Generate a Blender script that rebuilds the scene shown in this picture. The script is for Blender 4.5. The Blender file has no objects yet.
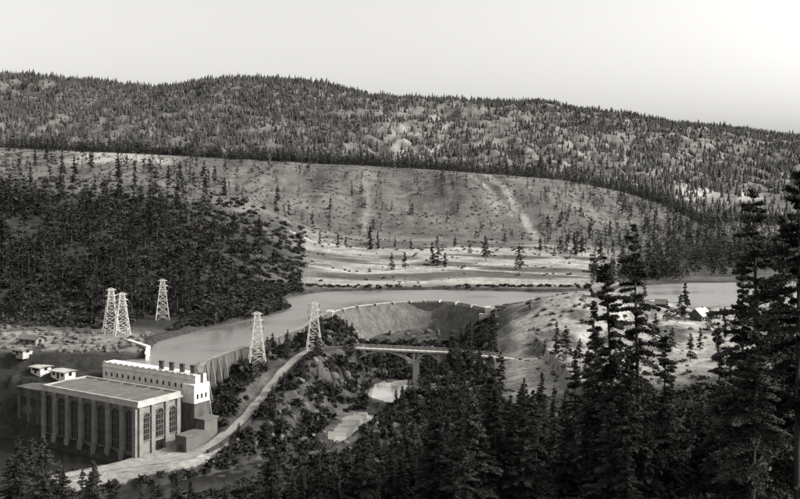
import bpy, math, random
import numpy as np
from mathutils import Vector
rng=np.random.default_rng(7); random.seed(7)
F=858.0; EYE=53.0
scene=bpy.context.scene
def bx(px,d): return (px-400)/F*d           # bearing -> metres east
def zed(py,d): return EYE-(py-200)*d/F       # depression -> metres up

# ---------------------------------------------------------------- materials
TW=(1.03,1.0,0.94)
def tint(v): return (v*TW[0],v,v*TW[2],1)
def new_mat(name):
    m=bpy.data.materials.new(name); m.use_nodes=True
    nt=m.node_tree; b=nt.nodes['Principled BSDF']; return m,nt,b
def N(nt,t,**k):
    n=nt.nodes.new(t)
    for a,v in k.items(): setattr(n,a,v)
    return n
def noisy(name,v,var=0.35,scale=0.6,rough=0.9,bump=0.3,attr=None,scale2=6.0,stretch=(1,1,1),dist=0.5):
    m,nt,b=new_mat(name); L=nt.links
    g=N(nt,'ShaderNodeNewGeometry'); mp=N(nt,'ShaderNodeMapping'); mp.inputs['Scale'].default_value=stretch
    L.new(g.outputs['Position'],mp.inputs['Vector'])
    n1=N(nt,'ShaderNodeTexNoise'); n1.inputs['Scale'].default_value=scale; n1.inputs['Detail'].default_value=9; n1.inputs['Roughness'].default_value=0.72
    n2=N(nt,'ShaderNodeTexNoise'); n2.inputs['Scale'].default_value=scale2; n2.inputs['Detail'].default_value=4
    L.new(mp.outputs[0],n1.inputs['Vector']); L.new(mp.outputs[0],n2.inputs['Vector'])
    mr=N(nt,'ShaderNodeMapRange'); mr.inputs[1].default_value=0.3; mr.inputs[2].default_value=0.7; mr.inputs[3].default_value=1-var; mr.inputs[4].default_value=1+var
    L.new(n1.outputs['Fac'],mr.inputs[0])
    mr2=N(nt,'ShaderNodeMapRange'); mr2.inputs[1].default_value=0.3; mr2.inputs[2].default_value=0.7; mr2.inputs[3].default_value=1-var*.7; mr2.inputs[4].default_value=1+var*.7
    L.new(n2.outputs['Fac'],mr2.inputs[0])
    mu=N(nt,'ShaderNodeMath',operation='MULTIPLY'); L.new(mr.outputs[0],mu.inputs[0]); L.new(mr2.outputs[0],mu.inputs[1])
    last=mu.outputs[0]
    mu2=N(nt,'ShaderNodeMath',operation='MULTIPLY'); L.new(last,mu2.inputs[0])
    if attr:
        at=N(nt,'ShaderNodeAttribute',attribute_name=attr); L.new(at.outputs['Fac'],mu2.inputs[1])
    else: mu2.inputs[1].default_value=v
    vm=N(nt,'ShaderNodeVectorMath',operation='SCALE'); vm.inputs[0].default_value=TW
    L.new(mu2.outputs[0],vm.inputs['Scale']); L.new(vm.outputs[0],b.inputs['Base Color'])
    b.inputs['Roughness'].default_value=rough
    b.inputs['Specular IOR Level'].default_value=0.15
    if bump:
        bp=N(nt,'ShaderNodeBump'); bp.inputs['Strength'].default_value=bump; bp.inputs['Distance'].default_value=dist
        L.new(n1.outputs['Fac'],bp.inputs['Height']); L.new(bp.outputs[0],b.inputs['Normal'])
    return m
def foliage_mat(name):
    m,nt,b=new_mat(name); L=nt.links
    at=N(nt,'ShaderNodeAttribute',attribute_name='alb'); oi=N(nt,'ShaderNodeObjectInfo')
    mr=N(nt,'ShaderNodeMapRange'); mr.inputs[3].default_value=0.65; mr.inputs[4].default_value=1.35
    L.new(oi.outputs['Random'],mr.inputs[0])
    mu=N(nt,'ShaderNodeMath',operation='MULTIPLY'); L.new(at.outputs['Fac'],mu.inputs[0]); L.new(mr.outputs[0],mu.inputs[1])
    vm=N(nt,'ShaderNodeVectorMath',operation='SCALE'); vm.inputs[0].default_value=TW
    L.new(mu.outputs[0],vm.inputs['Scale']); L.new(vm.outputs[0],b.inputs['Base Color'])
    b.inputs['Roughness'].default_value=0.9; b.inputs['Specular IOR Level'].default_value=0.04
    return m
def water_mat(name,base,ior,rough,wscale,bump):
    m,nt,b=new_mat(name); L=nt.links
    b.inputs['Base Color'].default_value=tint(base); b.inputs['IOR'].default_value=ior; b.inputs['Roughness'].default_value=rough
    g=N(nt,'ShaderNodeNewGeometry'); n1=N(nt,'ShaderNodeTexNoise'); n1.inputs['Scale'].default_value=wscale; n1.inputs['Detail'].default_value=3
    L.new(g.outputs['Position'],n1.inputs['Vector'])
    n2=N(nt,'ShaderNodeTexNoise'); n2.inputs['Scale'].default_value=0.02; n2.inputs['Detail'].default_value=3
    L.new(g.outputs['Position'],n2.inputs['Vector'])
    mr=N(nt,'ShaderNodeMapRange'); mr.inputs[1].default_value=0.35; mr.inputs[2].default_value=0.65; mr.inputs[3].default_value=rough*.4; mr.inputs[4].default_value=rough*1.7
    L.new(n2.outputs['Fac'],mr.inputs[0]); L.new(mr.outputs[0],b.inputs['Roughness'])
    bp=N(nt,'ShaderNodeBump'); bp.inputs['Strength'].default_value=bump; bp.inputs['Distance'].default_value=0.3
    L.new(n1.outputs['Fac'],bp.inputs['Height']); L.new(bp.outputs[0],b.inputs['Normal'])
    return m
M_ground=noisy('ground_cover',0,0.5,0.07,1.0,0.9,attr='alb',scale2=0.55,dist=1.4)
M_fol=foliage_mat('conifer_foliage')
M_bark=noisy('bark',0.05,0.3,2.0,0.95,0.3)
M_conc=noisy('weathered_concrete',0.155,0.35,0.35,0.9,0.2,scale2=3)
M_concl=noisy('pale_concrete',0.30,0.28,0.35,0.9,0.2,scale2=3)
M_concd=noisy('stained_concrete',0.075,0.55,0.3,0.9,0.2,scale2=2,stretch=(1,1,0.15))
M_white=noisy('whitewashed_wall',0.52,0.2,0.4,0.8,0.05,scale2=1.5)
M_roof=noisy('tar_gravel_roof',0.10,0.22,0.25,0.95,0.1,scale2=3)
M_glass,_nt,_b=new_mat('window_glass'); _b.inputs['Base Color'].default_value=tint(0.015); _b.inputs['Roughness'].default_value=0.2
M_dark=noisy('dark_timber',0.04,0.3,1.0)
M_steel=noisy('galvanised_steel',0.42,0.15,1.0,0.6,0.0)
M_road=noisy('dirt_road_surface',0.20,0.3,0.3,1.0,0.2,scale2=2)
M_rock=noisy('basalt_rock',0.085,0.5,0.4,0.95,0.5,scale2=2)
M_shingle=noisy('light_roofing',0.38,0.15,1.0,0.8,0.1)
M_water=water_mat('river_surface',0.12,2.0,0.32,0.4,0.2)
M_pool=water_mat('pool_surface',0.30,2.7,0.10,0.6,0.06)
M_tail=water_mat('tailrace_surface',0.02,1.33,0.2,0.5,0.2)

# ---------------------------------------------------------------- mesh helpers
def link(o): scene.collection.objects.link(o); return o
def mesh_np(name,V,Fc,mats,alb=None,midx=None,smooth=False):
    me=bpy.data.meshes.new(name); V=np.asarray(V,np.float32); Fc=np.asarray(Fc,np.int32)
    me.vertices.add(len(V)); me.vertices.foreach_set('co',V.ravel())
    k=Fc.shape[1]; me.loops.add(Fc.size); me.loops.foreach_set('vertex_index',Fc.ravel())
    me.polygons.add(len(Fc)); me.polygons.foreach_set('loop_start',np.arange(len(Fc),dtype=np.int32)*k)
    for m in mats: me.materials.append(m)
    if midx is not None: me.polygons.foreach_set('material_index',np.asarray(midx,np.int32))
    me.update(calc_edges=True)
    if alb is not None:
        a=me.attributes.new('alb','FLOAT','POINT'); a.data.foreach_set('value',np.asarray(alb,np.float32))
    if smooth: me.polygons.foreach_set('use_smooth',np.ones(len(Fc),bool))
    return me
class MB:
    def __init__(s): s.v=[]; s.f=[]
    def box(s,x0,x1,y0,y1,z0,z1):
        n=len(s.v); s.v+=[(x,y,z) for z in(z0,z1) for (x,y) in((x0,y0),(x1,y0),(x1,y1),(x0,y1))]
        s.f+=[(n,n+3,n+2,n+1),(n+4,n+5,n+6,n+7)]+[(n+i,n+(i+1)%4,n+4+(i+1)%4,n+4+i) for i in range(4)]
    def beam(s,a,b,w,h=None):
        a=Vector(a);b=Vector(b);h=h or w;d=(b-a).normalized();up=Vector((0,0,1)) if abs(d.z)<.95 else Vector((1,0,0))
        r=d.cross(up).normalized()*w/2;u=r.cross(d).normalized()*h/2;n=len(s.v)
        for c in(a,b): s.v+=[tuple(c+r+u),tuple(c-r+u),tuple(c-r-u),tuple(c+r-u)]
        s.f+=[(n,n+1,n+2,n+3),(n+7,n+6,n+5,n+4)]+[(n+i,n+4+i,n+4+(i+1)%4,n+(i+1)%4) for i in range(4)]
    def poly(s,pts): n=len(s.v); s.v+=list(pts); s.f.append(tuple(range(n,n+len(pts))))
    def obj(s,name,mat,parent=None):
        me=bpy.data.meshes.new(name); me.from_pydata(s.v,[],s.f); me.materials.append(mat); me.update()
        o=link(bpy.data.objects.new(name,me)); o.parent=parent; return o
def empty(name,loc=(0,0,0),rz=0):
    o=link(bpy.data.objects.new(name,None)); o.location=loc; o.rotation_euler=(0,0,rz); return o

# ---------------------------------------------------------------- noise
def vn(x,y,s=0):
    xi=np.floor(x);yi=np.floor(y);fx=x-xi;fy=y-yi
    def h(a,b):
        q=np.sin(a*127.1+b*311.7+s*74.7)*43758.5453; return q-np.floor(q)
    fx=fx*fx*(3-2*fx);fy=fy*fy*(3-2*fy)
    return (h(xi,yi)*(1-fx)+h(xi+1,yi)*fx)*(1-fy)+(h(xi,yi+1)*(1-fx)+h(xi+1,yi+1)*fx)*fy
def fbm(x,y,o=4,s=0,g=0.5):
    r=0;a=1;t=0
    for i in range(o):
        r=r+a*(vn(x*2**i,y*2**i,s+i*3.1)-.5)*2;t+=a;a*=g
    return r/t
def ss(a,b,x):
    t=np.clip((x-a)/(b-a),0,1); return t*t*(3-2*t)

# ---------------------------------------------------------------- terrain definition
def zl(lst,d): return [(p,zed(q,d)) for p,q in lst]
K=[(-400,143),(0,148),(100,151),(200,158),(300,163),(400,168),(500,175),(560,180),(620,191),(660,203),(700,224),(750,240),(1200,243)]
RID=[(-400,92),(-150,80),(0,75),(60,79),(110,83),(150,89),(175,87),(200,82),(230,78),(270,79),(300,82),(340,88),(370,96),(400,99),(450,101),(540,103),(580,109),(620,116),(680,124),(740,131),(800,139),(1000,150),(1200,160)]
LN=[(40,[(0,36)]),
(100,[(-400,4),(0,6),(400,9),(800,16),(1200,18)]),
(165,[(-400,-12),(0,-14),(200,-14),(300,-9),(400,-7),(450,-3),(500,1),(650,7),(800,12),(1200,16)]),
(235,[(-400,-10),(0,-20),(150,-20),(210,-19),(250,-18),(300,-17),(400,-16),(450,-12),(500,-8),(560,-4),(620,-3),(700,2),(800,6),(1200,10)]),
(300,[(-400,8),(-100,4),(0,1.5),(190,1.5),(215,-7),(250,-3),(285,-5),(320,-3),(350,-4),(430,-5),(500,-6),(550,-1),(620,4),(700,3),(800,4),(1200,6)]),
(370,[(-400,20),(0,6),(100,3),(220,2),(280,0),(330,-2),(400,-5),(480,-5),(510,5),(540,9.5),(575,12.5),(610,12),(650,8),(700,2),(760,1.5),(1200,2)]),
(440,[(-400,35),(0,18),(100,12),(200,6),(270,1.5),(300,.5),(480,0),(520,2),(600,4),(700,1),(1200,1)]),
(505,[(-400,50),(0,30),(100,24),(200,16),(260,9),(290,2.5),(330,1),(600,1),(1200,1)]),
(570,[(0,42),(100,36),(200,27),(260,16),(300,6),(350,5),(450,4.5),(600,1.5),(700,1),(800,1)]),
(700,[(0,62),(100,56),(200,45),(260,33),(310,17),(360,13),(450,12),(600,7),(700,3),(800,2.5)]),
(790,[(0,76),(100,70),(200,60),(260,48),(310,31),(360,23),(400,20),(500,17),(600,12),(680,5),(750,3)]),
(1050,zl(K,1050)),
(1110,zl(K,1070)),
(1350,[(p,zed(q+9,1350)) if p<650 else (p,zed(min(q,222),1350)) for p,q in K]),
(1800,zl([(0,168),(400,172),(600,180),(700,184),(800,190)],1800)),
(2150,zl([(0,148),(100,146),(200,140),(300,142),(400,150),(500,150),(600,160),(700,168),(800,176)],2150)),
(2600,zl([(0,118),(100,118),(200,112),(300,112),(400,124),(430,122),(500,124),(600,134),(700,146),(800,156)],2600)),
(3200,zl(RID,3200)),(4500,zl([(p,q+25) for p,q in RID],4500)),(9500,[(0,150)])]
def base_z(px,y):
    D=np.array([l[0] for l in LN],float)
    Z=np.stack([np.interp(px,[p for p,_ in l[1]],[q for _,q in l[1]]) for l in LN])
    yy=np.clip(y,D[0],D[-1]-1)
    k=np.clip(np.searchsorted(D,yy,side='right')-1,0,len(D)-2)
    t=(yy-D[k])/(D[k+1]-D[k]); ar=np.arange(len(yy))
    ts=t*t*(3-2*t); t=0.6*t+0.4*ts
    z=Z[k,ar]*(1-t)+Z[k+1,ar]*t
    return z+np.where(y<40,(40-y)*0.3,0)
def seg_dist(x,y,P,closed):
    P=np.asarray(P,float); n=len(P); best=np.full(x.shape,1e9); bi=np.zeros(x.shape,int); bt=np.zeros(x.shape)
    for i in range(n if closed else n-1):
        a=P[i,:2]; b=P[(i+1)%n,:2]; d=b-a; t=np.clip(((x-a[0])*d[0]+(y-a[1])*d[1])/(d@d),0,1)
        q=np.hypot(x-a[0]-t*d[0],y-a[1]-t*d[1]); m=q<best; best=np.where(m,q,best); bi=np.where(m,i,bi); bt=np.where(m,t,bt)
    return best,bi,bt
def inside(x,y,P):
    c=np.zeros(x.shape,bool); n=len(P)
    for i in range(n):
        x0,y0=P[i][:2]; x1,y1=P[(i+1)%n][:2]
        if y0==y1: continue
        c^=((y0>y)!=(y1>y))&(x<(x1-x0)*(y-y0)/(y1-y0)+x0)
    return c
def sdf(x,y,P):
    d,_,_=seg_dist(x,y,P,True); return np.where(inside(x,y,P),-d,d)
def catmull(P,n=8,closed=False):
    P=[np.array(p,float) for p in P]; out=[]; m=len(P)
    for i in range(m if closed else m-1):
        if closed: p0,p1,p2,p3=P[i-1],P[i],P[(i+1)%m],P[(i+2)%m]
        else: p0,p1,p2,p3=P[max(i-1,0)],P[i],P[i+1],P[min(i+2,m-1)]
        for j in range(n):
            t=j/n; out.append(0.5*((2*p1)+(-p0+p2)*t+(2*p0-5*p1+4*p2-p3)*t*t+(-p0+3*p1-3*p2+p3)*t**3))
    if not closed: out.append(P[-1])
    return np.array(out)
CREST=catmull([(-32.5,398),(-24,418),(-10,433),(5,442),(18,444),(32,434),(42,412)],5)
W=[(-93,283),(-84,288),(-89,303),(-91,320),(-81.6,350),(-70,376),(-55,405),(-54,425),(-62,448),(-60,470),(-44,496),(-15,503),(25,507),(60,499),(89,494),(118,505),(150,532),(185,548),(242,555),(420,590),(700,640),(700,500),(300,425),(200,412),(147,418),(110,432),(70,428),(50,414)]+[tuple(p) for p in CREST[::-1]]+[(-38,375),(-40.5,347),(-52,312),(-63,278),(-60,259)]
GOR=np.array([(8,428,-12,32),(6,400,-14,24),(4,360,-17,13),(-1,320,-18.6,10),(-8,295,-19.4,8),(-18,270,-20.2,8),(-33,240,-21,9),(-62,208,-22.5,10),(-110,205,-23,18),(-190,225,-23,25)],float)
POOL1=catmull([(-12,312),(-8,305),(-3,301),(5,302),(7,310),(8,328),(2,338),(-4,334),(-7,336),(-10,325)],4,True)
POOL2=catmull([(-22,262),(-18,254),(-12,262),(-13,272),(-9,284),(-13,292),(-18,284),(-20,275)],4,True)
ROAD=catmull([(-90,222,-19),(-76,231,-19),(-65,236,-18.8),(-56,242,-18),(-49,258,-15),(-44.5,279,-11),(-40,299,-6),(-34,316,-2.8),(-27,326,-3.2),(-19,332.5,-4)],8)
ROADR=catmull([(44,306.5,-4),(52,303,-3),(62,306,-1.5),(74,318,1),(90,338,4),(108,352,3.5),(124,357,2.4)],8)
YARD=[(-90,220),(-73,238),(-63,252),(-52,252),(-54,238),(-66,228),(-82,216)]
TAIL=[(-78,240),(-109,259),(-124,268),(-200,285),(-260,240),(-200,190),(-110,205),(-95,224)]
def height(x,y):
    x=np.asarray(x,float);y=np.asarray(y,float); px=np.clip(400+F*x/np.maximum(y,60),-400,1200)
    w=ss(600,1000,y); yw=y+fbm(x/130,y/130,3,5)*28*w*(1-ss(2900,3100,y))
    z=base_z(px,yw)
    amp=0.25+ss(250,800,y)*1.8+ss(1500,2300,y)*(1-ss(2900,3250,y))*14+ss(3000,3200,y)*5
    ws=ss(1500,2000,y)*(1-ss(3000,3250,y))
    z=z+fbm(x/60,y/60,5,1)*amp+ws*(np.abs(fbm(x/260+fbm(x/90,y/90,3,14),y/400,4,9))*-60+15)+ws*np.abs(fbm(x/85,y/130,4,17))*16
    sl=ss(760,860,y)*(1-ss(1000,1060,y)); z=z+sl*fbm(x/26,y/150,4,21)*6.5
    m=y<700
    X=x[m];Y=y[m];Z=z[m]
    kn=ss(45,75,X)*(1-ss(400,425,Y))*ss(230,260,Y); Z=Z+kn*fbm(X/14,Y/14,4,44)*1.6
    d,i,t=seg_dist(X,Y,GOR,False); fz=GOR[i,2]*(1-t)+GOR[np.minimum(i+1,len(GOR)-1),2]*t; hw=GOR[i,3]*(1-t)+GOR[np.minimum(i+1,len(GOR)-1),3]*t
    rough=fbm(X/7,Y/7,4,33)*2.8
    side=fz+np.maximum(d-hw,0)*1.05+rough*ss(0,6,d-hw+1)+fbm(X/3,Y/3,3,40)*.7
    Z=np.where(Y<440,np.minimum(Z+0.6*rough*(1-ss(20,45,d-hw)),side),Z)
    for PL,lv in((POOL1,-18),(POOL2,-19.2)):
        s=sdf(X,Y,PL)+fbm(X/3,Y/3,3,81)*1.6; Z=np.where(s<0,lv-.3+s*.4,np.where(s<4,np.clip(Z,lv+.15+s*.1,lv+.3+s*.5),Z))
    s=sdf(X,Y,TAIL); Z=np.where(s<10,np.minimum(Z,-22.5+np.maximum(s,0)*1.5+rough*.3),Z)
    s=sdf(X,Y,YARD); Z=np.where(s<8,Z*ss(0,8,s)+(-19)*(1-ss(0,8,s)),Z)
    s=sdf(X,Y,W); n=fbm(X/12,Y/12,3,50)*1.2*ss(3,12,np.abs(s))
    lift=((X<-64)&(Y>284))|(Y>450)|(X>50)
    Z=np.where(s<0,np.minimum(Z,-.4+s*.35),np.where(lift,np.maximum(Z,0.35+np.minimum(s,8)*.16+np.maximum(n,0)*.4),Z))
    for R in(ROAD,ROADR):
        d,i,t=seg_dist(X,Y,R,False); rz=R[i,2]*(1-t)+R[np.minimum(i+1,len(R)-1),2]*t
        w=1-ss(2.6,6,d); Z=Z*(1-w)+rz*w
    z[m]=Z
    return z
def hz(x,y): return float(height(np.array([x]),np.array([y]))[0])

# ---------------------------------------------------------------- ground sheet
rows=np.concatenate([np.arange(-40,90,6),np.arange(90,215,2.2),np.arange(215,455,1.0),np.arange(455,1075,3.2),np.arange(1075,1700,14),np.arange(1700,3340,14),np.geomspace(3340,9400,40)])
NC=740; u=np.linspace(-1.05,1.05,NC)
Yg,Ug=np.meshgrid(rows,u,indexing='ij'); Xg=Ug*(np.maximum(Yg,0)+70)
xf=Xg.ravel();yf=Yg.ravel(); zf=height(xf,yf)
nr=len(rows); idx=np.arange(nr*NC).reshape(nr,NC)
Fq=np.stack([idx[:-1,:-1],idx[:-1,1:],idx[1:,1:],idx[1:,:-1]],-1).reshape(-1,4)
def cover(x,y,z):
    px=400+F*x/np.maximum(y,60); py=200+(EYE-z)*F/np.maximum(y,60)
    n=fbm(x/45,y/45,4,60); nf=fbm(x/9,y/9,4,61)
    a=np.full(x.shape,0.06)
    def mix(a,v,m): return a*(1-m)+v*m
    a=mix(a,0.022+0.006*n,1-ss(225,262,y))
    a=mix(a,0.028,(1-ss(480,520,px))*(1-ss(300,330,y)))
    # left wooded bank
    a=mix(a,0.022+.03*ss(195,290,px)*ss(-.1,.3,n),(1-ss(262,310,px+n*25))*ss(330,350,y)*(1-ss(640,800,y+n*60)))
    a=mix(a,0.13+.05*nf,(1-ss(130,160,px))*ss(287,298,y)*(1-ss(322,338,y))*ss(-.35,.15,nf+.05+n*.3))
    # spillway knoll
    kn=ss(485,530,px+n*10)*ss(228,262,y+n*14)*(1-ss(405,430,y))*(1-ss(730,800,px))
    a=mix(a,0.21+0.06*nf+.03*n,kn)
    a=mix(a,0.06,kn*ss(.05,.35,fbm(x/14,y/18,4,62)))
    # terrace
    te=ss(285,330,px+n*20)*ss(498,520,y)*(1-ss(735,800,y+n*40))*(1-ss(590,650,px+n*20))
    a=mix(a,0.215+0.06*nf+.05*n,te)
    a=mix(a,0.065,te*ss(-.02,.25,fbm(x/80,y/24,4,63)))
    # mid slope
    sl=ss(640,760,y+n*30+120*(px<290)-20)*(1-ss(1055,1075,y))*ss(-60,20,px)
    a=mix(a,0.08+0.035*fbm(x/20,y/90,4,64)+0.03*n,sl*ss(660,790,y+n*50-(px>290)*90))
    a=mix(a,0.21,ss(60,85,px+n*10)*(1-ss(150,185,px+n*12))*ss(945,970,y+n*15)*(1-ss(1045,1056,y)))
    # valley to the right
    a=mix(a,0.045,ss(640,690,px)*ss(600,640,y)*(1-ss(1060,1200,y)))
    # far hills
    fa=ss(1075,1200,y); far=0.085+0.03*fbm(x/160,y/200,4,65)+.02*fbm(x/40,y/60,3,66)+.015*ss(340,420,px)
    a=mix(a,far,fa)
    rk=ss(385,400,px)*(1-ss(445,475,px))*ss(104,116,py)*(1-ss(150,170,py))
    a=mix(a,0.18,fa*rk*ss(-.15,.2,fbm(x/40,y/70,4,67)))
    a=mix(a,0.15,fa*ss(480,560,px)*ss(0.1,.3,fbm(x/50,y/90,5,68)))
    for cx,cy,rx,ry in((695,193,26,7),(748,197,16,6)):
        a=mix(a,0.25,fa*(1-ss(.6,1.1,np.hypot((px-cx)/rx,(py-cy)/ry)+.5*fbm(x/30,y/60,4,69))))
    # gorge rock
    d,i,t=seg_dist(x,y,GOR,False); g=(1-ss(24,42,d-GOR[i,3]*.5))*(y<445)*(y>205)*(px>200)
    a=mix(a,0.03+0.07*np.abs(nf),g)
    def trail(P,w,v,a):
        Q=[(bx(p,dd),dd) for p,dd in P]; d,_,_=seg_dist(x+nf*3,y+n*8,Q,False); return mix(a,v,1-ss(w*.6,w*1.3,d))
    a=trail([(488,1045),(505,960),(522,880),(538,800)],5,0.17,a)
    a=trail([(470,1040),(498,930),(512,880)],2.5,0.14,a)
    a=trail([(300,900),(400,930),(470,1000),(560,1040)],2.0,0.12,a)
    a=trail([(292,720),(340,700),(400,705),(470,720),(540,700),(600,640)],2.2,0.29,a)
    a=trail([(310,590),(360,565),(420,600),(520,590),(600,560)],2.2,0.29,a)
    a=trail([(365,800),(368,900),(362,1040)],3,0.12,a)
    a=np.where(sdf(x,y,YARD)<3,0.20,a)
    s=sdf(x,y,W); a=mix(a,0.03,(1-ss(2,6,s+nf*2))*(y>284))
    return np.clip(a,0.012,0.5)
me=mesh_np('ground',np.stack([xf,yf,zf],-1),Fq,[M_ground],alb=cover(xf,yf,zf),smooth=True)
link(bpy.data.objects.new('ground',me))

# water
def flat(name,P,z,mat):
    b=MB(); b.poly([(p[0],p[1],z) for p in P]); return b.obj(name,mat)
flat('reservoir_water',W[::-1],0,M_water)
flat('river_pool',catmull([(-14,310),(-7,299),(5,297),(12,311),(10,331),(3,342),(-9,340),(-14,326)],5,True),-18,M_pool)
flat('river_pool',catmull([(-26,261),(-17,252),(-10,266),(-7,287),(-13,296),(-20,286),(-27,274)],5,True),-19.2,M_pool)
flat('tailrace_water',[(-320,180),(-26,180),(-26,256),(-320,300)],-21.3,M_tail)

# roads
def road(name,R,w=2.3):
    T=np.gradient(R[:,:2],axis=0);T/=np.linalg.norm(T,axis=1)[:,None];Nn=np.stack([-T[:,1],T[:,0]],-1)
    V=[];Fc=[]
    for k,o in enumerate((-1,-.33,.33,1)):
        wv=w*(1+0.12*np.sin(np.arange(len(R))*1.3+k))
        V.append(np.concatenate([R[:,:2]+Nn*(o*wv)[:,None],R[:,2:3]+0.22-0.1*abs(o)],1))
    V=np.concatenate(V);n=len(R)
    for k in range(3):
        for i in range(n-1): Fc.append((k*n+i+1,k*n+i,(k+1)*n+i,(k+1)*n+i+1))
    link(bpy.data.objects.new(name,mesh_np(name,V,[f[::-1] for f in Fc],[M_road],smooth=True)))
road('dirt_road',ROAD,1.9); road('dirt_road',ROADR,1.3)
pp_=MB(); Tn=np.gradient(ROAD[:,:2],axis=0);Tn/=np.linalg.norm(Tn,axis=1)[:,None]
PP=[(p[0]-t[1]*-2.6,p[1]+t[0]*-2.6,p[2]+.5) for p,t in zip(ROAD[24:],Tn[24:])]
for p,q in zip(PP,PP[1:]): pp_.beam(p,q,.8,.8)
pp_.obj('pipeline',M_dark)

# ---------------------------------------------------------------- powerhouse
ANG=math.atan2(-0.53,0.848)
ph=empty('powerhouse',(-108.9,262.3,-19.3),ANG)
H=15.4; Ln=42; Dp=15.5
b=MB(); b.box(0,Ln,0,Dp,-4,H-1.2); b.obj('walls',M_conc,ph)
b=MB(); b.box(-.7,Ln+.7,-.7,Dp+.7,H-1.2,H-.75); b.box(-.4,Ln+.4,-.4,Dp+.4,H-.75,H-.45)
b.box(-.3,Ln+.3,-.3,.3,H-.45,H+.45);b.box(-.3,Ln+.3,Dp-.3,Dp+.3,H-.45,H+.45);b.box(-.3,.3,.3,Dp-.3,H-.45,H+.45);b.box(Ln-.3,Ln+.3,.3,Dp-.3,H-.45,H+.45)
b.obj('cornice_and_parapet',M_concl,ph)
b=MB(); b.poly([(.3,.3,H-.1),(Ln-.3,.3,H-.1),(Ln-.3,Dp/2,H+.35),(.3,Dp/2,H+.35)]); b.poly([(.3,Dp/2,H+.35),(Ln-.3,Dp/2,H+.35),(Ln-.3,Dp-.3,H-.1),(.3,Dp-.3,H-.1)])
for i in range(1,7): b.box(i*6-.12,i*6+.12,.4,Dp-.4,H-.05,H+.42)
b.obj('roof',M_roof,ph)
pil=MB(); gl=MB(); fr=MB()
nb=7; bw=Ln/nb
def arch_window(c,w,z0,z1,face,gl,fr):
    r=w/2; pts=[(c-r,z0),(c+r,z0)]+[(c+r*math.cos(a),z1-r+r*math.sin(a)) for a in np.linspace(0,math.pi,11)]
    gl.poly([face(u,.06,z) for u,z in pts])
    for uu in(c-w/6,c+w/6): fr.beam(face(uu,.12,z0),face(uu,.12,z1-r*.3),.14,.1)
    for k in range(1,5):
        zz=z0+(z1-r-z0)*k/4; fr.beam(face(c-r,.12,zz),face(c+r,.12,zz),.1,.16)
    arc=[(c+(r+.15)*math.cos(a),z1-r+(r+.15)*math.sin(a)) for a in np.linspace(0,math.pi,11)]
    for p,q in zip(arc,arc[1:]): fr.beam(face(p[0],.16,p[1]),face(q[0],.16,q[1]),.34,.3)
    fr.beam(face(c-r-.3,.2,z0-.1),face(c+r+.3,.2,z0-.1),.4,.3)
fl=lambda u,o,z:(u,-o,z)
fs=lambda u,o,z:(Ln+o,u,z)
for i in range(nb+1):
    u=min(max(i*bw,.75),Ln-.75); pil.box(u-.7,u+.7,-.95,-.003,-3,H-1.21); pil.box(u-.85,u+.85,-1.08,-.953,H-2.2,H-1.6)
    if 0<i<nb: pil.box(u-.9,u+.9,-1.15,-.953,-3.0,1.2)
for i in range(nb): arch_window(i*bw+bw/2,3.7,1.5,12.9,fl,gl,fr)
for j in range(4):
    u=min(max(j*Dp/3,.75),Dp-.75); pil.box(Ln+.003,Ln+.55,u-.7,u+.7,-3,H-1.21)
arch_window(Dp/6+.3,2.2,4.5,12,fs,gl,fr);arch_window(Dp/2,2.8,4.5,12.4,fs,gl,fr);arch_window(Dp*5/6-.3,2.2,4.5,12,fs,gl,fr)
gl.poly([fs(u,.06,z) for u,z in((Dp/2-1.6,0.2),(Dp/2+1.6,.2),(Dp/2+1.6,3.4),(Dp/2-1.6,3.4))])
pil.obj('pilasters',M_conc,ph); gl.obj('windows',M_glass,ph); fr.obj('window_frames',M_roof,ph)
b=MB(); b.box(-15,-.05,1.2,Dp-1,-4,H-2.4); b.box(-15.3,-.05,.9,Dp-.7,H-2.4,H-1.9); b.obj('annex',M_concd,ph)
g2=MB()
for i in range(3):
    for zz in(3,8): g2.box(-13+i*4.6,-10.4+i*4.6,1.1,1.19,zz,zz+2.6)
g2.obj('annex_windows',M_glass,ph)
b=MB(); b.box(46.5,50.5,10,17.5,-1,4.6); b.box(46.2,50.8,9.7,17.8,4.6,5.0); b.box(45.8,49.5,18.2,23.5,-1,7.5); b.box(45.6,49.8,17.9,23.8,7.5,7.9); b.obj('switch_shed',M_roof,ph)
b=MB(); b.box(46.45,46.49,12,13.6,-.2,2.2); b.box(46.45,46.49,15,16.2,1,2.2); b.box(47.4,49.4,9.93,9.99,.8,2.4); b.obj('shed_openings',M_glass,ph)
# intake building
gh=empty('intake_gatehouse',(-108.9,262.3,-19.3),ANG)
b=MB(); b.box(3,44.5,19.5,24,12,20)
n=16
for i in range(n):
    x=3+41.5*i/n; b.box(x+.35,x+1.75,19.35,19.75,20,20.3)
b.box(2.9,44.6,19.2,19.497,18.6,18.95); b.box(40.5,45.5,18,24.3,12,17.5); b.obj('walls',M_white,gh)
b=MB(); b.box(3,44.5,19.5,24,-2,11.99); b.box(3,40.4,16.0,19.49,-2,12.3); b.box(40.5,45.5,18,24.3,-2,11.99)
b.obj('penstock_block',M_concd,gh)
b=MB()
for i in range(15): b.box(4.3+2.62*i,5.0+2.62*i,19.42,19.49,15.8,17.0)
for i in range(3): b.box(45.5,45.56,19+1.7*i,19.7+1.7*i,13.2,14.6)
b.obj('windows',M_glass,gh)
b=MB()
for x in(28,32.5,37,41.5):
    b.box(x-.7,x-.5,21,21.8,20,22.2);b.box(x+.5,x+.7,21,21.8,20,22.2);b.box(x-.85,x+.85,20.9,21.9,22.2,22.5);b.beam((x,21.4,20),(x,21.4,22.2),.2)
b.obj('gate_hoists',M_dark,gh)
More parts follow.
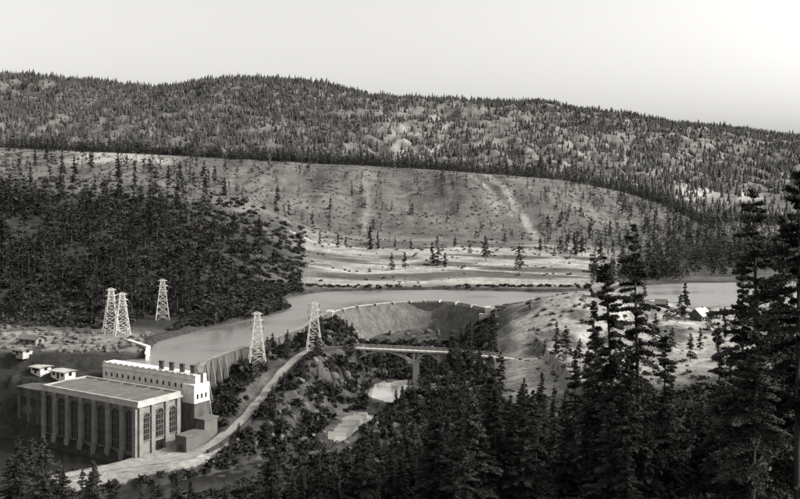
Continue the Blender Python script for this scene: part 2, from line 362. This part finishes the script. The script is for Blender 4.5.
# walls
def wall(name,P,th,top,bot,mat,butt=0,cap=None):
    e=empty(name); b=MB(); bb=MB()
    for (x0,y0),(x1,y1) in zip(P,P[1:]):
        d=np.array([x1-x0,y1-y0],float);l=np.linalg.norm(d);d=d/l;nn=np.array([-d[1],d[0]])
        q=[(x0-nn[0]*th/2,y0-nn[1]*th/2),(x1-nn[0]*th/2,y1-nn[1]*th/2),(x1+nn[0]*th/2,y1+nn[1]*th/2),(x0+nn[0]*th/2,y0+nn[1]*th/2)]
        m=len(b.v); b.v+=[(a[0],a[1],bot) for a in q]+[(a[0],a[1],top) for a in q]
        b.f+=[(m+3,m+2,m+1,m),(m+4,m+5,m+6,m+7)]+[(m+i,m+(i+1)%4,m+4+(i+1)%4,m+4+i) for i in range(4)]
        if butt:
            for k in range(int(l/butt)):
                s=(k+.5)*butt; p=np.array([x0,y0])+d*s-nn*(th/2)
                bb.beam((p[0],p[1],top-.5),(p[0]-nn[0]*2.6,p[1]-nn[1]*2.6,bot),.6,1.2)
        bb.beam((x0,y0,top+.12),(x1,y1,top+.12),th+.5,.24)
    b.obj('wall_body',mat,e); bb.obj('coping_and_buttresses',cap or M_conc,e)
FW=catmull([(-59.5,257),(-63,278),(-52,312),(-40.5,347),(-38,375),(-32.5,398)],2)
wall('forebay_wall',[tuple(p) for p in FW],1.2,1.1,-15,M_concd,4.5)
wall('forebay_wall',[(-100,313),(-87,297),(-83.5,283)],.9,2.2,-2,M_white,0,M_white)
# spillway dam
prof=[(1.5,-6),(1.5,.0),(.6,.55),(-.8,.5),(-3,-.9),(-7,-5),(-11,-10),(-15,-13.5),(-20,-16)]
T=np.gradient(CREST,axis=0);T/=np.linalg.norm(T,axis=1)[:,None]
Vd=[];nP=len(prof)
for p,t in zip(CREST,T):
    nn=np.array([-t[1],t[0]])
    for o,z in prof:
        sc=o if o>-3 else o*0.8
        Vd.append((p[0]+nn[0]*sc,p[1]+nn[1]*sc,z))
Fd=[(i*nP+j,i*nP+j+1,(i+1)*nP+j+1,(i+1)*nP+j) for i in range(len(CREST)-1) for j in range(nP-1)]
sd=empty('spillway_dam'); o=link(bpy.data.objects.new('spillway_face',mesh_np('spillway_face',Vd,Fd,[M_concd]))); o.parent=sd
b=MB()
for i in range(0,len(CREST),3):
    p=CREST[i]; t=T[i]; nn=np.array([-t[1],t[0]]); b.beam((p[0]+nn[0]*1,p[1]+nn[1]*1,.9),(p[0]-nn[0]*2.2,p[1]-nn[1]*2.2,.3),.5,1.2)
for p,q in zip(CREST,CREST[1:]): b.beam((p[0],p[1],.75),(q[0],q[1],.75),.5,.35)
for p in(CREST[0],CREST[-1]): b.box(p[0]-1.5,p[0]+1.5,p[1]-5,p[1]+2.5,-14,1.8)
b.obj('crest_piers',M_concl,sd)
# bridge
br=empty('concrete_arch_bridge'); A=Vector((-20,332.5,-4)); B=Vector((17,322.5,-4)); C=Vector((45,306.5,-4))
b=MB(); r=MB()
for P,Q in((A,B),(B,C)):
    b.beam(P+Vector((0,0,-.3)),Q+Vector((0,0,-.3)),3.6,.6)
    d=(Q-P);l=d.length;d.normalize();nn=Vector((-d.y,d.x,0))
    for s in(-1.7,1.7):
        r.beam(P+nn*s+Vector((0,0,1.05)),Q+nn*s+Vector((0,0,1.05)),.16,.16); r.beam(P+nn*s+Vector((0,0,.55)),Q+nn*s+Vector((0,0,.55)),.1,.1)
        for k in range(int(l/2.4)+1): q=P+d*min(k*2.4,l)+nn*s; r.beam(q,q+Vector((0,0,1.1)),.16,.16)
dAB=(B-A).normalized();dBC=(C-B).normalized()
P1=A+dAB*27; P2=A+dAB*36.5
for q in(P1,P2): b.beam(q+Vector((0,0,-.6)),q+Vector((0,0,-15)),1.6,2.4)
b.beam(B+dBC*14+Vector((0,0,-.6)),B+dBC*14+Vector((0,0,-10)),1.4,2.2)
def arch(P,Q,rise):
    pts=[]
    for k in range(13):
        t=k/12; pts.append(P.lerp(Q,t)+Vector((0,0,-.9-rise*(2*t-1)**2)))
    for p,q in zip(pts,pts[1:]): b.beam(p,q,2.4,.5)
    for p in pts[::2]:
        if p.z<-5.4: b.beam(p,Vector((p.x,p.y,-4.5)),2.2,.35)
arch(A+dAB*2,P1,4.5); arch(P1,P2,3.2); arch(B,B+dBC*14,3.5)
b.obj('deck_piers_arches',M_concl,br); r.obj('railings',M_concl,br)
# transmission towers
TWR=((-110.8,329,17,.5),(-105,324,16,.5),(-101,365,17,.3),(-50,300,17.5,.3),(-31.8,318,17.8,.2))
def tower(x,y,h,rot,bw=5.6):
    z=hz(x,y)-.3; e=empty('transmission_tower',(x,y,z),rot); b=MB()
    n=7; hs=[h*(1-(1-k/n)**1.25) for k in range(n+1)]; ws=[bw/2*(1-k/h)+.75*(k/h) for k in hs]
    c=lambda k,i:(ws[k]*(1,-1,-1,1)[i],ws[k]*(1,1,-1,-1)[i],hs[k])
    for k in range(n):
        for i in range(4):
            j=(i+1)%4; b.beam(c(k,i),c(k+1,i),.24); b.beam(c(k,i),c(k+1,j),.11); b.beam(c(k,j),c(k+1,i),.11); b.beam(c(k+1,i),c(k+1,j),.13)
    b.obj('lattice_body',M_steel,e); a=MB(); ins=MB()
    for zz,l in((h*.98,1.9),(h*.85,2.3),(h*.72,2.1)):
        for s in(-1,1):
            for yy in(-.7,.7): a.beam((0,yy,zz),(s*l,0,zz),.14)
            a.beam((0,0,zz+.9),(s*l,0,zz),.11); ins.beam((s*l,0,zz),(s*l,0,zz-1.2),.2)
    a.obj('crossarms',M_steel,e); ins.obj('insulators',M_dark,e)
for q in TWR: tower(*q)
# houses
def house(name,x,y,rot,w,d,h,rise,wm,rm):
    z=hz(x,y)-.2; e=empty(name,(x,y,z),rot); b=MB(); b.box(-w/2,w/2,-d/2,d/2,-1,h)
    b.poly([(-w/2,-d/2,h),(-w/2,d/2,h),(-w/2,0,h+rise)][::-1]); b.poly([(w/2,-d/2,h),(w/2,d/2,h),(w/2,0,h+rise)]); b.obj('walls',wm,e)
    b=MB(); o=.6
    for s in(-1,1):
        yy=s*(d/2+o); zz=h-rise*o/(d/2); q=[(-w/2-o,yy,zz),(w/2+o,yy,zz),(w/2+o,0,h+rise),(-w/2-o,0,h+rise)]
        b.poly([(a,c,k+.1) for a,c,k in q][::s]); b.poly([(a,c,k+.3) for a,c,k in q][::s])
        b.beam((-w/2-o,yy,zz+.2),(w/2+o,yy,zz+.2),.1,.25)
    b.obj('roof',rm,e)
    b=MB(); b.box(-.5,.5,-d/2-.06,-d/2-.003,.1,2.1); b.box(-w/2+.8,-w/2+1.9,-d/2-.06,-d/2-.003,1,2.1); b.box(w/2-1.9,w/2-.8,-d/2-.06,-d/2-.003,1,2.1)
    for s in(-1,1): b.box(s*w/2-.06 if s<0 else w/2+.003,-w/2-.003 if s<0 else w/2+.06,-.6,.6,1,2.2)
    b.obj('door_and_windows',M_glass,e)
    if h>2.3: b=MB(); b.box(w/4,w/4+.6,-.3,.3,h+rise*.5,h+rise+.9); b.obj('chimney',M_conc,e)
house('gable_cabin',bx(700,361),361,.75,7.5,5.5,3,2.4,M_roof,M_shingle)
house('gable_cabin',bx(598,366),366,.2,5,4,2.4,1.5,M_dark,M_roof)
house('gable_cabin',bx(661,372),372,-.3,4.2,3.5,2.2,1.4,M_dark,M_roof)
house('transformer_house',-109.5,279,ANG,7,4,2.2,.15,M_white,M_concl)
house('transformer_house',-118,282,ANG,5,4,1.9,.15,M_white,M_concl)
house('transformer_house',-126,286,ANG,6,3.5,1.6,.15,M_concl,M_conc)
house('storage_shed',-131,305,-.4,8,4,2.2,.9,M_conc,M_roof)
e=empty('spillway_gatehouse',(47,400,-5),-.2); b=MB(); b.box(-2.4,2.4,-2,2,0,8.2); b.box(3.2,8,-1.6,1.6,0,6.6); b.box(-10,-2.5,-1,1,0,4.8); b.obj('walls',M_concl,e)
b=MB(); b.box(-2.8,2.8,-2.4,2.4,8.2,8.6); b.box(2.9,8.3,-1.9,1.9,6.6,6.95); b.box(-1.7,1.7,-2.1,-2.003,1,7.3); b.box(4,7.2,-1.7,-1.603,1.5,5.8); b.obj('roof_and_gates',M_dark,e)
f=MB(); FP=[(bx(p,d),d) for p,d in((5,318),(40,322),(80,318),(128,318))]
for (x0,y0),(x1,y1) in zip(FP,FP[1:]):
    k=int(math.hypot(x1-x0,y1-y0)/3); pr=None
    for i in range(k+1):
        x=x0+(x1-x0)*i/k;y=y0+(y1-y0)*i/k;z=hz(x,y); f.beam((x,y,z-.3),(x,y,z+1.3),.16)
        if pr: f.beam((pr[0],pr[1],pr[2]+1.1),(x,y,z+1.1),.1); f.beam((pr[0],pr[1],pr[2]+.6),(x,y,z+.6),.1)
        pr=(x,y,z)
f.obj('rail_fence',M_shingle)

# ---------------------------------------------------------------- trees
A0=.034
def conifer(seed,nb,nl,leaf,r0=.16,cb=.12,sides=6,limbs=True,a0=A0,lump=.35):
    g=np.random.default_rng(seed)
    t=np.sort(cb+(1-cb)*g.random(nb)**.95); tp=(t-cb)/(1-cb); az=g.random(nb)*2*np.pi
    gl_=np.array([math.sin(3*a+seed+9*q)+math.sin(7*q*3+seed*2+a) for a,q in zip(az,tp)])
    ln=r0*((1-tp)**.75*np.minimum(1,.55+tp*3))*(0.7+.45*g.random(nb))*(1+lump*.5*gl_)+.006
    ln=np.where(g.random(nb)<.15,ln*.35,ln)
    el=np.radians(-22+45*tp+g.normal(0,8,nb))
    w=ln/ln.sum(); w=w*.8+.2/nb; w=w/w.sum(); i=g.choice(nb,nl,p=w); uu=.12+.9*g.random(nl)**.75
    dr=np.stack([np.cos(az),np.sin(az),np.tan(el)],-1); lat=np.stack([-np.sin(az),np.cos(az),0*az],-1)
    off=g.normal(0,1,nl)*.22*ln[i]*(1.15-uu)
    c=np.stack([0*t,0*t,t],-1)[i]+dr[i]*(ln[i]*uu)[:,None]+lat[i]*off[:,None]; c[:,2]-=ln[i]*uu**2*.18; c+=g.normal(0,1,(nl,3))*leaf*.35
    c[:,2]=np.minimum(c[:,2],1.0)
    v1=g.normal(0,1,(nl,3)); v1+=dr[i]*1.2; v1[:,2]*=.6; v1/=np.linalg.norm(v1,axis=1)[:,None]; v2=g.normal(0,1,(nl,3)); v2[:,2]*=.5; v2/=np.linalg.norm(v2,axis=1)[:,None]
    s=leaf*(.6+.8*g.random(nl))[:,None]
    V=np.stack([c+v1*s,c-v1*s*.5+v2*s*.5,c-v1*s*.5-v2*s*.5],1).reshape(-1,3)
    Fc=np.arange(nl*3).reshape(-1,3)
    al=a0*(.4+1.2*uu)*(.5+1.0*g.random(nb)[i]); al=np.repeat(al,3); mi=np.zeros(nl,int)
    V=[V];Fs=[Fc];A=[al];Mi=[mi]; n=nl*3
    zs=np.array([-.03,.03,.35,.7,1.0]); rs=np.array([.017,.0125,.009,.005,.0008]); sid=sides
    an=np.arange(sid)/sid*2*np.pi; tv=np.array([(r*math.cos(a),r*math.sin(a),z) for z,r in zip(zs,rs) for a in an]); tf=[]
    for k in range(4):
        for j in range(sid):
            a,b_,c_,d_=k*sid+j,k*sid+(j+1)%sid,(k+1)*sid+(j+1)%sid,(k+1)*sid+j; tf+=[(a,b_,c_),(a,c_,d_)]
    V.append(tv);Fs.append(np.array(tf)+n);A.append(np.full(len(tv),.05));Mi.append(np.ones(len(tf),int)); n+=len(tv)
    if limbs:
        o=np.stack([0*t,0*t,t],-1); tip=o+dr*ln[:,None]*.95; tip[:,2]-=ln*.16; th=.0028*(1-tp)[:,None]+.0006; up=np.array([[0,0,1.]])
        lv=np.stack([o+lat*th,o-lat*th,tip,o+up*th*1.5],1).reshape(-1,3); k=np.arange(nb)[:,None]*4+n
        lf=np.concatenate([k+np.array([[0,1,2]]),k+np.array([[0,2,3]]),k+np.array([[1,3,2]])])
        V.append(lv);Fs.append(lf);A.append(np.full(len(lv),.04));Mi.append(np.ones(len(lf),int))
    return np.concatenate(V),np.concatenate(Fs),np.concatenate(A),np.concatenate(Mi)
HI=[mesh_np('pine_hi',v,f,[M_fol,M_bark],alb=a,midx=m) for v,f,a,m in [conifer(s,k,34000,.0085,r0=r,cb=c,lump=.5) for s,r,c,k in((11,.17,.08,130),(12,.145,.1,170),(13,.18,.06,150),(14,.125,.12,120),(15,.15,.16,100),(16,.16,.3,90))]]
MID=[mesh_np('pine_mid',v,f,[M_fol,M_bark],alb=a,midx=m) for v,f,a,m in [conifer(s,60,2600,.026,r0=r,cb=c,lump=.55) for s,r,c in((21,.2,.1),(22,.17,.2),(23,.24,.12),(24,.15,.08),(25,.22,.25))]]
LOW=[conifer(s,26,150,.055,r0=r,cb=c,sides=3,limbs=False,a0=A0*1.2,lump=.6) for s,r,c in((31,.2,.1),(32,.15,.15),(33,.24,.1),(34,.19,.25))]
def farcone(seed):
    g=np.random.default_rng(seed);V=[];Fc=[]
    for z0,z1,r in((.06,.55,.2),(.32,.8,.145),(.6,1.02,.085)):
        n=len(V);V+=[(r*(.7+.6*g.random())*math.cos(a+g.random()*.4),r*(.7+.6*g.random())*math.sin(a),z0+g.random()*.08) for a in np.arange(5)/5*6.283]+[(g.normal()*.01,g.normal()*.01,z1)]
        Fc+=[(n+i,n+(i+1)%5,n+5) for i in range(5)]
    V+=[(.02,0,-.05),(-.01,.02,-.05),(0,0,.2)];n=len(V);Fc+=[(n-3,n-2,n-1)]
    return np.array(V),np.array(Fc),np.full(len(V),.045),np.zeros(len(Fc),int)
FAR=[farcone(s) for s in range(6)]
def shrub(seed):
    g=np.random.default_rng(seed);n=60;c=g.normal(0,1,(n,3));c/=np.linalg.norm(c,axis=1)[:,None];c*=(.2+.3*g.random((n,1)));c[:,2]=np.abs(c[:,2])*1.3
    a=g.normal(0,.13,(n,3));b=g.normal(0,.13,(n,3));V=np.stack([c+a,c+b,c-(a+b)*.6],1).reshape(-1,3)
    return V,np.arange(n*3).reshape(-1,3),np.repeat(.03+.04*g.random(n),3),np.zeros(n,int)
SHR=[shrub(s) for s in range(5)]
def mass(name,x,y,h,T,bright=1.0,wid=1.0,sink=.2):
    z=height(x,y)-sink; k=rng.integers(0,len(T),len(x)); VV=[];FF=[];AA=[];MM=[];n=0
    for q in range(len(T)):
        s=k==q; c=int(s.sum())
        if not c: continue
        v,f,a,m=T[q]; an=rng.random(c)*6.283; co,si=np.cos(an)[:,None],np.sin(an)[:,None]; hh=h[s][:,None]; ww=hh*wid*(.75+.5*rng.random((c,1)))
        X=(v[:,0]*co-v[:,1]*si)*ww+x[s][:,None];Y=(v[:,0]*si+v[:,1]*co)*ww+y[s][:,None];Z=v[:,2]*hh+z[s][:,None]
        VV.append(np.stack([X,Y,Z],-1).reshape(-1,3)); FF.append((f[None]+(np.arange(c)*len(v))[:,None,None]+n).reshape(-1,3)); n+=c*len(v)
        AA.append((a[None]*(bright*(.55+.9*rng.random(c)))[:,None]).ravel()); MM.append(np.tile(m,c))
    return link(bpy.data.objects.new(name,mesh_np(name,np.concatenate(VV),np.concatenate(FF),[M_fol,M_bark],alb=np.concatenate(AA),midx=np.concatenate(MM))))
def scat(n,p0,p1,d0,d1,keep=None,pw=1):
    px=rng.uniform(p0,p1,n); d=np.sqrt(rng.uniform(d0**2,d1**2,n)) if pw==2 else rng.uniform(d0,d1,n); x=bx(px,d); m=np.ones(n,bool)
    if keep is not None: m=keep(px,d,x)>rng.random(n)
    z=height(x,d); m&=(z>.6)|(d<440)
    s=sdf(x,d,W); m&=s>1.5
    # cleared ground round the transmission towers and along the line's right of way
    for tx,ty,_,_ in TWR: m&=np.hypot(x-tx,d-ty)>7
    m&=~((np.abs(x+101)<9)&(d>330)&(d<372))
    return x[m],d[m],px[m]
def kf(px,d,x):
    q=.66+1.0*fbm(x/150,d/200,4,70)
    q=q*(1-.6*ss(380,410,px)*(1-ss(450,500,px))*ss(2200,2400,d))*(1-.15*ss(360,420,px)); q+=.25*(px<340)+.3*ss(2850,3000,d)
    return q
x,y,p=scat(46000,-120,920,1300,3330,kf,2); mass('distant_conifer_forest',x,y,rng.uniform(8,21,len(x)),FAR,1.6,1.15)  # foliage colour lightened here to stand in for distance haze
x,y,p=scat(900,-100,900,3120,3260,lambda p,d,x:.15+1.0*(vn(x/70,d*0,3)>.5)*(p<340)+.35*(vn(x/60,d*0,4)>.5)); mass('ridge_conifers',x,y,rng.uniform(12,30,len(x)),FAR,1.2,.9)
x,y,p=scat(3000,-80,700,1062,1330,lambda p,d,x:.35+.8*(1-ss(420,600,p))); mass('bench_conifer_forest',x,y,rng.uniform(9,19,len(x)),LOW,.95)
x,y,p=scat(1100,-80,640,1056,1090,lambda p,d,x:(.25+.7*(1-ss(300,560,p)))*(.4+.9*vn(x/25,d/25,6))); mass('bench_edge_conifers',x,y,rng.uniform(6,19,len(x)),LOW,.85)
def kl(px,d,x): return (1-ss(190,295,px+30*fbm(x/30,d/50,3,71)))*(1-.84*ss(600,760,d+60*fbm(x/50,d/50,3,78)))*(.65+1.2*fbm(x/35,d/60,3,72))
x,y,p=scat(3000,-140,315,345,1040,kl); mass('hillside_conifer_forest',x,y,5+17*rng.random(len(x))**1.3,LOW,.7,1.1)
x,y,p=scat(3800,-140,305,345,800,lambda p,d,x:1-.8*ss(640,760,d)); mass('hillside_brush',x,y,rng.uniform(1.5,5,len(x)),SHR,.5,1.5)
def kr(px,d,x): return ss(600,690,px+.06*(d-600)-10)*(.55+.9*fbm(x/50,d/60,3,73))
x,y,p=scat(3300,590,940,575,1300,kr); mass('valley_conifer_forest',x,y,rng.uniform(8,18,len(x)),LOW,.8,1.1)
x,y,p=scat(700,540,720,680,1040,lambda p,d,x:.35+.6*fbm(x/30,d/40,3,74)); mass('slope_conifers',x,y,rng.uniform(6,14,len(x)),LOW,.8)
x,y,p=scat(520,180,600,770,1040,lambda p,d,x:.35+.9*fbm(x/30,d/40,3,75)); mass('slope_conifers',x,y,rng.uniform(5,14,len(x)),LOW,.8)
x,y,p=scat(160,590,690,505,600,None); mass('riverbank_conifers',x,y,rng.uniform(7,15,len(x)),LOW,.75,1.1)
x,y,p=scat(7000,0,700,700,1050,lambda p,d,x:.2+1.1*fbm(x/30,d/40,3,76)+.2); mass('slope_shrubs',x,y,rng.uniform(.6,2.4,len(x)),SHR,1.2,1.4)
x,y,p=scat(600,280,640,505,700,lambda p,d,x:.1+1.4*fbm(x/18,d/18,3,79)); mass('terrace_shrubs',x,y,rng.uniform(.5,2.2,len(x)),SHR,1.0,1.5)
x,y,p=scat(420,290,590,505,514,lambda p,d,x:.5+vn(x/9,d*0,5)*.6-.3); mass('riverbank_shrubs',x,y,rng.uniform(.8,2.4,len(x)),SHR,.6,1.5)
x,y,p=scat(2600,190,300,330,505,None); s=sdf(x,y,W); m=(s<22)&(x<-45); mass('shore_brush',x[m],y[m],rng.uniform(1,3.4,m.sum()),SHR,.5,1.5)
def pine(x,y,h,T,w=1.0,name='pine_tree',z=None):
    o=link(bpy.data.objects.new(name,T[int(rng.integers(0,len(T)))])); o.location=(x,y,(hz(x,y) if z is None else z)-.15); o.rotation_euler=(rng.normal()*.02,rng.normal()*.02,rng.random()*6.28); w*=rng.uniform(.85,1.15); o.scale=(h*w,h*w,h); return o
for px,d,h,w in((370,690,21,1.1),(378,700,16,1.1),(338,690,14,1.1),(346,700,9,1),(320,700,12,1),(438,610,13,1.8),(433,615,17,1.2),(445,600,11,1.7),(486,640,19,1.1),(520,600,19,1.1),(405,590,12,1.3),(392,590,12,1.2),(437,720,11,1.2),(411,700,10,1),(395,720,9,1.1),(540,700,14,1),(575,690,20,1),(582,690,17,1),(566,700,15,1),(600,640,18,1),(560,720,12,1.2),(300,640,10,1.2),(280,610,14,1),(260,640,17,1),(205,700,30,.8),(60,640,26,.8),(120,700,27,.8),(150,620,22,.9),(178,680,24,.8),(48,560,20,.9),(90,600,21,.9),(235,620,18,1),(612,560,14,1),(625,555,16,1),(640,560,15,1),(655,560,16,1),(505,760,10,1.1),(470,690,8,1.3),(455,730,9,1.2),(62,860,24,.9),(118,850,26,.9),(180,850,22,.9),(204,840,27,.8),(225,800,18,1),(90,900,18,1),(278,830,19,.9),(150,900,17,.9),(35,880,20,.9),(330,850,14,1),(412,870,13,1),(352,920,13,1),(560,830,15,1),(548,840,13,1),(590,800,17,1),(610,820,16,1),(312,780,15,1),(135,760,25,.9),(75,740,26,.9),(168,770,22,.9),(30,720,24,.9)):
    pine(bx(px,d),d,h,MID,w)
for px,d,h,w in((685,352,16,1.1),(680,358,11,1.2),(556,282,12,1),(566,275,11,1.1),(580,270,8,1.2),(668,340,8,1.1),(655,300,10,1.1),(545,300,7,1.2),(597,262,10,1),(672,285,8,1.2),(710,320,9,1),(725,310,12,1),(740,350,13,1),(755,330,15,1),(735,300,9,1),(775,360,14,1),(790,340,14,1),(645,392,7,1),(608,392,6,1),(620,280,7,1.2),(640,270,8,1.1),(700,290,8,1.2),(690,270,9,1.1)):
    pine(bx(px,d),d,h,MID,w)
# gorge & bank thicket
def poold(x,d): return np.minimum(sdf(x,d,POOL1),sdf(x,d,POOL2))
def sight(x,d): # natural clearing of the river bed below the bridge
    q,_,_=seg_dist(x,d,np.array([(0,322),(-3,300),(-8,285),(-16,272),(-18,255),(-20,235)],float),False); return q
def kg(px,d,x):
    r1,_,_=seg_dist(x,d,ROAD,False); y=sdf(x,d,YARD)
    return ((r1>4)&(y>3)&(poold(x,d)>1.5)&(height(x,d)>-21)&((px>205)|(d<222))&~((px>495)&(d>250)))*1.0
x,y,p=scat(3200,205,540,215,405,kg); sg=sight(x,y); m=sg>8; mass('gorge_thicket',x[m],y[m],rng.uniform(1.0,3.8,m.sum()),SHR,.55,1.4)
x,y,p=scat(420,215,500,222,385,kg)
for a,d_,g_ in zip(x,y,sight(x,y)):
    if g_<12: continue
    h=rng.uniform(3.5,8.5)
    if g_<17: h=min(h,5)
    if a<-36 and d_<300 and a>-60: h=min(h,4.5)
    pine(a,d_,h,MID,1.15)
x,y,p=scat(500,0,205,336,372,None); m=(sdf(x,y,W)>3); mass('bank_thicket',x[m],y[m],rng.uniform(1.2,3,m.sum()),SHR,.6,1.4)
x,y,p=scat(1300,520,800,235,425,lambda p,d,x:.3+.9*fbm(x/20,d/25,3,77)); mass('knoll_shrubs',x,y,.4+1.9*rng.random(len(x))**2,SHR,1.0,1.4)
# foreground pines
def fg(px,d,top,w=1.0,T=HI,hmin=4):
    x=bx(px,d); z=hz(x,d); h=zed(top,d)-z
    if h>hmin: pine(x,d,h,T,w)
for a in((641,125,224,1.05),(617,132,256,.95),(662,118,330,.9),(600,138,300,.8),(630,112,360,1),(766,96,188,1),(782,104,215,.9),(742,102,262,.9),(722,112,322,.95),(752,84,330,1),(797,92,170,.9),(575,150,350,1),(592,145,345,.9),(500,180,352,1),(482,188,360,1),(465,196,372,1),(520,172,378,1),(445,205,388,1),(540,165,372,1),(556,158,385,1)):
    fg(*a)
env_p=[0,60,150,230,270,330,400,430,460,500,540,575,600,640,680,700,740,800];env_t=[430,445,478,470,450,446,430,408,384,366,380,372,380,392,405,390,352,330]
for k in range(300):
    px=rng.uniform(430,815) if k%3 else rng.uniform(245,440); d=rng.uniform(108,205) if px>430 else rng.uniform(150,205)
    fg(px,d,np.interp(px,env_p,env_t)+rng.uniform(0,75)*(.6 if px<430 else 1),rng.uniform(1.0,1.5),HI,6)
for k in range(46):
    px=rng.uniform(-40,66) if k%2 else rng.uniform(66,250); fg(px,rng.uniform(160,195),np.interp(px,env_p,env_t)+rng.uniform(-8,30),1.2)
x,y,p=scat(3000,-40,840,95,232,lambda p,d,x:((sdf(x,d,YARD)>3)&(seg_dist(x,d,ROAD,False)[0]>4)&(height(x,d)>-21))*1.0); mass('undergrowth',x,y,rng.uniform(1.2,3.5,len(x)),SHR,.5,1.5)
# rocks
def rocks(name,x,y,s):
    import bmesh
    bm=bmesh.new();bmesh.ops.create_icosphere(bm,subdivisions=2,radius=1);bm.verts.ensure_lookup_table();v0=np.array([v.co[:] for v in bm.verts]);f0=np.array([[q.index for q in f.verts] for f in bm.faces]);bm.free()
    VV=[];FF=[];n=0;z=height(x,y)
    for a,b_,c_,r in zip(x,y,z,s):
        v=v0.copy()
        for _ in range(7):
            nrm=rng.normal(0,1,3);nrm/=np.linalg.norm(nrm);dd=v@nrm;lim=rng.uniform(.45,.8);v-=np.maximum(dd-lim,0)[:,None]*nrm
        v*=r*rng.uniform(.6,1.3,3)*np.array([1,1,.75]);VV.append(v+[a,b_,c_+r*.15]);FF.append(f0+n);n+=len(v)
    link(bpy.data.objects.new(name,mesh_np(name,np.concatenate(VV),np.concatenate(FF),[M_rock])))
x,y,p=scat(520,225,500,235,425,lambda p,d,x:((seg_dist(x,d,ROAD,False)[0]>5)&(poold(x,d)>-1.5))*1.0); q=sight(x,y); rocks('gorge_boulders',x,y,np.where(q<8,.55,1)*rng.uniform(.5,2.2,len(x)))
x,y,p=scat(150,0,150,287,335,lambda p,d,x:(sdf(x,d,W)>2)*1.0); rocks('bank_boulders',x,y,rng.uniform(.5,1.8,len(x)))
x,y,p=scat(160,510,760,240,410,lambda p,d,x:(seg_dist(x,d,ROADR,False)[0]>3)*1.0); rocks('knoll_boulders',x,y,.3+1.1*rng.random(len(x))**2)

# ---------------------------------------------------------------- light, sky, camera
S=Vector((0.95,-0.12,0)).normalized(); el=math.radians(33); S=Vector((S.x*math.cos(el),S.y*math.cos(el),math.sin(el)))
sl=bpy.data.lights.new('sun','SUN'); sl.energy=3.8; sl.angle=math.radians(.5); sl.color=(1,.98,.93)
so=link(bpy.data.objects.new('sun',sl)); so.rotation_euler=S.to_track_quat('Z','Y').to_euler()
w=bpy.data.worlds.new('World'); scene.world=w; w.use_nodes=True; nt=w.node_tree; bg=nt.nodes['Background']
sk=nt.nodes.new('ShaderNodeTexSky'); sk.sky_type='NISHITA'; sk.sun_disc=False; sk.sun_elevation=el; sk.sun_rotation=math.atan2(S.x,S.y); sk.dust_density=6; sk.air_density=1.3
bw=nt.nodes.new('ShaderNodeRGBToBW'); vm=nt.nodes.new('ShaderNodeVectorMath'); vm.operation='SCALE'; vm.inputs[0].default_value=(2.4,2.37,2.29)
nt.links.new(sk.outputs[0],bw.inputs[0]); nt.links.new(bw.outputs[0],vm.inputs['Scale']); nt.links.new(vm.outputs[0],bg.inputs['Color']); bg.inputs['Strength'].default_value=0.15
cd=bpy.data.cameras.new('camera'); cd.sensor_width=36; cd.lens=F/800*36; cd.shift_y=-49.5/800; cd.clip_end=20000; cd.clip_start=.5
co=link(bpy.data.objects.new('camera',cd)); co.location=(0,0,EYE); co.rotation_euler=(math.radians(90),0,0); scene.camera=co
scene.view_settings.view_transform='Standard'; scene.view_settings.look='None'; scene.view_settings.exposure=0
